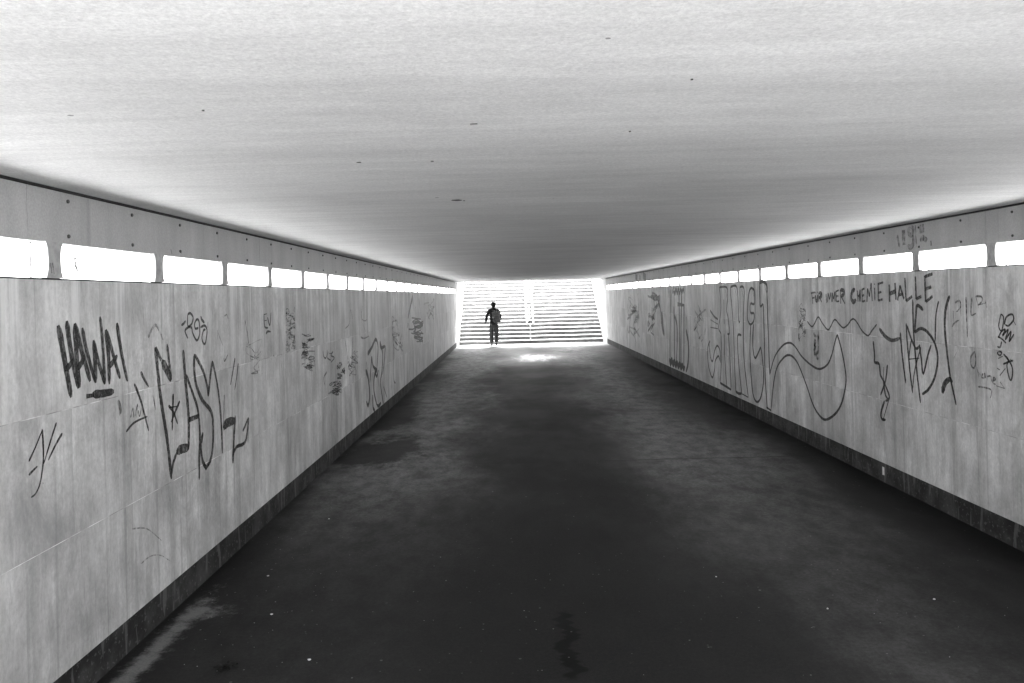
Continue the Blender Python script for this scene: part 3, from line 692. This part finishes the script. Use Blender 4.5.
# ------------------------------------------------------------------ litter on the floor
def chip(bm, x, y, r, h, seed):
    q = random.Random(seed); n = 6; a0 = q.uniform(0, 6)
    ring = [(x+math.cos(a0+i*6.283/n)*r*q.uniform(.6, 1.2), y+math.sin(a0+i*6.283/n)*r*q.uniform(.5, 1.1)) for i in range(n)]
    lo = [bm.verts.new((u, v, .0005)) for u, v in ring]; hi = [bm.verts.new((u, v, h*q.uniform(.5, 1.2))) for u, v in ring]
    bm.faces.new(hi); bm.faces.new(lo[::-1])
    for i in range(n): bm.faces.new((lo[i], lo[(i+1)%n], hi[(i+1)%n], hi[i]))
bm = bmesh.new()
for i in range(230):
    if R.random() < .35: px, py = R.gauss(245, 60), R.gauss(575, 60)
    else: px, py = R.uniform(130, 1010), R.uniform(390, 683)
    if py < 330: continue
    x, y = floor_at(px, py)
    if XL+.12 < x < XR-.1 and 3 < y < 24: chip(bm, x, y, R.uniform(.0014, .0042), .003, i)
tag(build('litter', bm, M['grit']), kind='stuff')
for i, (px, py, r) in enumerate([(271.6,614.5,.013),(329,519,.012),(934,599.5,.013),(827.5,609,.010),(1014,545,.014),(925,500,.014),(309,660,.014),(716,577,.010),(268,576,.012)]):
    x, y = floor_at(px, py); bm = bmesh.new(); chip(bm, 0, 0, r*.72, .006, 900+i)
    o = build('paper_scrap', bm, M['paper']); o.location = (x, y, 0)
    tag(o, 'tiny white scrap of paper lying on the dark asphalt', 'litter', 'paper scraps strewn over the asphalt')
x, y = floor_at(225, 668); bm = bmesh.new()
for i in range(46):
    a = R.uniform(0, 6.28); r = abs(R.gauss(0, .033)); c = Vector((x+math.cos(a)*r*1.25, y+math.sin(a)*r*.8, .004+R.uniform(0, .02)*(1-r/.12)))
    u = Vector((R.uniform(-1,1), R.uniform(-1,1), R.uniform(-.4,.5))).normalized()*R.uniform(.008, .018); w = u.cross(Vector((R.uniform(-.4,.4), R.uniform(-.4,.4), 1))).normalized()*u.length*.5
    q = [bm.verts.new(c+p) for p in (-u, w, u, -w)]
    for vv in q: vv.co.z = max(vv.co.z, .001)
    bm.faces.new(q)
o = build('leaf_clump', bm, M['leaf']); tag(o, 'small dark clump of dead leaves near the left wall', 'leaves', kind='thing')

# ------------------------------------------------------------------ the walker
def skin_mesh(name, verts, edges, radii, root=0, sub=2):
    me = bpy.data.meshes.new(name); me.from_pydata(verts, edges, []); o = bpy.data.objects.new(name, me); COL.objects.link(o)
    o.modifiers.new('Skin', 'SKIN').use_smooth_shade = True
    for i, r in enumerate(radii):
        d = me.skin_vertices[0].data[i]; d.radius = (r, r) if not isinstance(r, tuple) else r; d.use_root = (i == root)
    sm = o.modifiers.new('Sub', 'SUBSURF'); sm.levels = sm.render_levels = sub
    bpy.context.view_layer.update()
    ev = o.evaluated_get(bpy.context.evaluated_depsgraph_get())
    out = bpy.data.meshes.new_from_object(ev)
    bpy.data.objects.remove(o); bpy.data.meshes.remove(me)
    return out
def finish(name, me, mat, parent):
    me.name = name; me.materials.clear(); me.materials.append(mat)
    me.polygons.foreach_set('use_smooth', [True]*len(me.polygons)); me.polygons.foreach_set('material_index', [0]*len(me.polygons))
    o = bpy.data.objects.new(name, me); COL.objects.link(o)
    if parent: o.parent = parent
    return o
def chain(parts):
    """parts: dict name -> (pos, radius, parent name)"""
    names = list(parts); idx = {n: i for i, n in enumerate(names)}
    v = [parts[n][0] for n in names]; r = [parts[n][1] for n in names]
    e = [(idx[parts[n][2]], idx[n]) for n in names if parts[n][2]]
    return v, e, r
PX, PY = -.775, 32.62
# facing +y (walking away), x to the right; weight on the left leg, right heel lifting
J_ = {
 'pelvis': ((0,0,.95), (.115,.095), None), 'waist': ((0,.01,1.10), (.125,.10), 'pelvis'), 'chest': ((0,.02,1.30), (.15,.115), 'waist'), 'upper': ((0,.0,1.43), (.12,.09), 'chest'),
 'neck': ((0,.015,1.52), .056, 'upper'), 'skull': ((0,.04,1.60), (.066,.075), 'neck'), 'crown': ((0,.035,1.69), (.074,.09), 'skull'), 'top': ((0,.03,1.745), (.05,.06), 'crown'),
 'lsh': ((-.19,.0,1.43), .062, 'upper'), 'lel': ((-.285,-.03,1.17), .044, 'lsh'), 'lwr': ((-.325,.05,.945), .032, 'lel'), 'lpa': ((-.33,.075,.88), (.024,.038), 'lwr'),
 'rsh': ((.19,.0,1.43), .062, 'upper'), 'rel': ((.275,-.06,1.19), .044, 'rsh'), 'rwr': ((.25,.12,1.02), .032, 'rel'), 'rpa': ((.235,.175,.985), (.024,.038), 'rwr'),
 'lhi': ((-.088,.0,.88), .092, 'pelvis'), 'lkn': ((-.102,.06,.50), .062, 'lhi'), 'lan': ((-.098,.02,.10), .042, 'lkn'),
 'rhi': ((.088,.0,.88), .092, 'pelvis'), 'rkn': ((.095,.03,.50), .062, 'rhi'), 'ran': ((.088,-.13,.135), .042, 'rkn'),
 'lto': ((-.103,.15,.045), .038, 'lan'), 'rto': ((.094,.0,.045), .038, 'ran')}
person = finish('person', skin_mesh('person', *chain(J_)), M['skin'], None)
person.location = (PX, PY, 0)
tag(person, 'lone walker in dark jacket and grey trousers heading for the far stairs', 'person')
# face: nose, brow, lips, ears and eyes join the same body mesh
bm = bmesh.new(); bm.from_mesh(person.data)
def blob(c, r):
    g = bmesh.ops.create_icosphere(bm, subdivisions=2, radius=1.0, matrix=Matrix.Translation(c) @ Matrix.Diagonal((*r, 1)))
    for v in g['verts']:
        for f in v.link_faces: f.smooth = True
blob((0,.128,1.625), (.014,.02,.024)); blob((0,.115,1.575), (.026,.014,.009)); blob((-.076,.03,1.635), (.012,.022,.034)); blob((.076,.03,1.635), (.012,.022,.034))
blob((-.03,.112,1.655), (.014,.01,.008)); blob((.03,.112,1.655), (.014,.01,.008))
# fingers: four unequal, slightly curled, and a thumb off the side of each palm
for s, pa, wr in ((-1, Vector((-.33,.075,.88)), Vector((-.325,.05,.945))), (1, Vector((.235,.175,.985)), Vector((.25,.12,1.02)))):
    d = (pa-wr).normalized(); side = Vector((0, 1, .3)).cross(d).normalized()*.0; fwd = (Vector((0,1,0))-d*d.y).normalized(); inn = Vector((-s,0,0))
    for i, L in enumerate((.070, .080, .074, .058)):
        b0 = pa+d*.012+fwd*(.027-.018*i)
        tube(bm, [b0, b0+d*L*.5+inn*.006, b0+d*L*.85+inn*.022, b0+d*L+inn*.034], [.0095, .009, .008, .006], 8)
    b0 = wr+d*.03+fwd*.028
    tube(bm, [b0, b0+fwd*.022+d*.022, b0+fwd*.028+d*.052+inn*.012], [.012, .011, .008], 8)
bm.to_mesh(person.data); bm.free()
person.data.polygons.foreach_set('use_smooth', [True]*len(person.data.polygons))
JK = {
 'hem': ((0,.0,.84), (.175,.145), None), 'hip': ((0,.0,.93), (.168,.135), 'hem'), 'w': ((0,.005,1.06), (.162,.13), 'hip'), 'c': ((0,.015,1.28), (.182,.142), 'w'), 'u': ((0,.0,1.425), (.135,.108), 'c'), 'col': ((0,.012,1.545), (.085,.085), 'u'), 'cot': ((0,.014,1.60), (.078,.076), 'col'),
 'ls': ((-.195,.0,1.43), .080, 'u'), 'le': ((-.295,-.03,1.17), .062, 'ls'), 'lw': ((-.327,.045,.955), .046, 'le'),
 'rs': ((.195,.0,1.43), .080, 'u'), 're': ((.285,-.06,1.19), .062, 'rs'), 'rw': ((.252,.11,1.025), .046, 're')}
finish('jacket', skin_mesh('jacket', *chain(JK)), M['jacket'], person)
TR = {
 'p': ((0,.0,.93), (.138,.118), None), 'wb': ((0,.005,1.02), (.138,.115), 'p'), 'lh': ((-.090,.0,.85), .122, 'p'), 'lk': ((-.104,.06,.50), .098, 'lh'), 'lc': ((-.104,.03,.27), .094, 'lk'), 'la': ((-.104,.018,.10), .088, 'lc'),
 'rh': ((.090,.0,.85), .122, 'p'), 'rk': ((.098,.03,.50), .098, 'rh'), 'rc': ((.096,-.05,.29), .094, 'rk'), 'ra': ((.096,-.122,.135), .086, 'rc')}
finish('trousers', skin_mesh('trousers', *chain(TR)), M['jeans'], person)
HR = {'a': ((0,-.005,1.57), (.068,.06), None), 'b': ((0,.008,1.64), (.094,.092), 'a'), 'm': ((0,.016,1.72), (.118,.118), 'b'), 't': ((0,.024,1.805), (.095,.10), 'm')}
finish('hair', skin_mesh('hair', *chain(HR)), M['hair'], person)
for pts in (((-.100,-.045,.05), (-.101,.03,.065), (-.104,.11,.048), (-.106,.195,.038)), ((.089,-.19,.10), (.090,-.115,.092), (.093,-.03,.058), (.095,.05,.040))):
    SH = {'h': (pts[0], (.046,.048), None), 'a': (pts[1], (.052,.058), 'h'), 'b': (pts[2], (.054,.042), 'a'), 't': (pts[3], (.042,.032), 'b')}
    finish('shoe', skin_mesh('shoe', *chain(SH)), M['shoe'], person)
# backpack slung on the right shoulder
bp = tag(empty('backpack', (PX+.10, PY-.20, .95)), 'grey backpack slung over the right shoulder of the walker', 'backpack')
def soft_box(cx, cy, cz, sx, sy, sz, rot=0.):
    bm = bmesh.new(); bmesh.ops.create_cube(bm, size=1.0, matrix=Matrix.Translation((cx, cy, cz)) @ Matrix.Rotation(rot, 4, 'Y') @ Matrix.Diagonal((sx, sy, sz, 1)))
    bmesh.ops.bevel(bm, geom=bm.edges[:], offset=min(sx, sy, sz)*.33, segments=4, profile=.6, affect='EDGES'); return bm
build('main_pack', soft_box(PX+.115, PY-.235, 1.20, .30, .19, .47, math.radians(-8)), M['bag'], bp, True)
build('front_pocket', soft_box(PX+.125, PY-.345, 1.12, .22, .075, .24, math.radians(-8)), M['bag'], bp, True)
bm = bmesh.new(); tube(bm, [(PX+.13, PY-.18, 1.42), (PX+.15, PY-.09, 1.50), (PX+.16, PY+.03, 1.515), (PX+.17, PY+.13, 1.40), (PX+.18, PY+.15, 1.22), (PX+.20, PY+.02, 1.04), (PX+.18, PY-.16, 1.0)], .017, 8)
build('strap', bm, M['bag'], bp, True)
bm = bmesh.new(); tube(bm, [(PX+.03, PY-.17, 1.43), (PX-.02, PY-.165, 1.33), (PX-.02, PY-.17, 1.12), (PX+.05, PY-.17, 1.02)], .015, 8)
build('strap', bm, M['bag'], bp, True)
bm = bmesh.new(); tube(bm, [(PX+.06, PY-.2, 1.43), (PX+.08, PY-.2, 1.475), (PX+.13, PY-.2, 1.475), (PX+.15, PY-.2, 1.425)], .009, 8)
build('grab_handle', bm, M['bag'], bp, True)

# ------------------------------------------------------------------ camera
cam = bpy.data.cameras.new('Camera'); co = bpy.data.objects.new('Camera', cam); COL.objects.link(co)
co.location = (0, 0, EYE); co.rotation_euler = (math.pi/2, TH, 0)
cam.sensor_width = 36; cam.lens = 28; cam.shift_y = -46/1024; cam.clip_start = .05; cam.clip_end = 2000
S.camera = co

# ------------------------------------------------------------------ daylight (the picture is black and white, so the light is neutral)
EL, AZ = math.radians(54), math.radians(4)     # bright veiled sun ahead, over the far stairs
W = bpy.data.worlds.new('World'); S.world = W; W.use_nodes = True
nt = W.node_tree; nt.nodes.clear()
sky = nt.nodes.new('ShaderNodeTexSky'); sky.sky_type = 'NISHITA'; sky.sun_disc = False
sky.sun_elevation = EL; sky.sun_rotation = AZ; sky.dust_density = 3.0
bw = nt.nodes.new('ShaderNodeRGBToBW'); bg = nt.nodes.new('ShaderNodeBackground'); ow = nt.nodes.new('ShaderNodeOutputWorld')
bg.inputs[1].default_value = .15
nt.links.new(sky.outputs[0], bw.inputs[0]); nt.links.new(bw.outputs[0], bg.inputs[0]); nt.links.new(bg.outputs[0], ow.inputs[0])
sl = bpy.data.lights.new('sun', 'SUN'); sl.energy = 4.2; sl.angle = math.radians(25); sl.color = (1, 1, 1)
so = bpy.data.objects.new('sun', sl); COL.objects.link(so); so.location = (0, 40, 30)
d = Vector((math.sin(AZ)*math.cos(EL), math.cos(AZ)*math.cos(EL), math.sin(EL)))
so.rotation_euler = d.to_track_quat('Z', 'Y').to_euler()

S.view_settings.view_transform = 'Standard'; S.view_settings.look = 'None'
S.view_settings.exposure = 3.95; S.view_settings.gamma = 1; S.view_settings.use_curve_mapping = False
S.cycles.max_bounces = 12; S.cycles.diffuse_bounces = 8; S.cycles.glossy_bounces = 4; S.cycles.transparent_max_bounces = 8
S.cycles.sample_clamp_indirect = 6; S.cycles.use_denoising = True; S.cycles.caustics_reflective = False
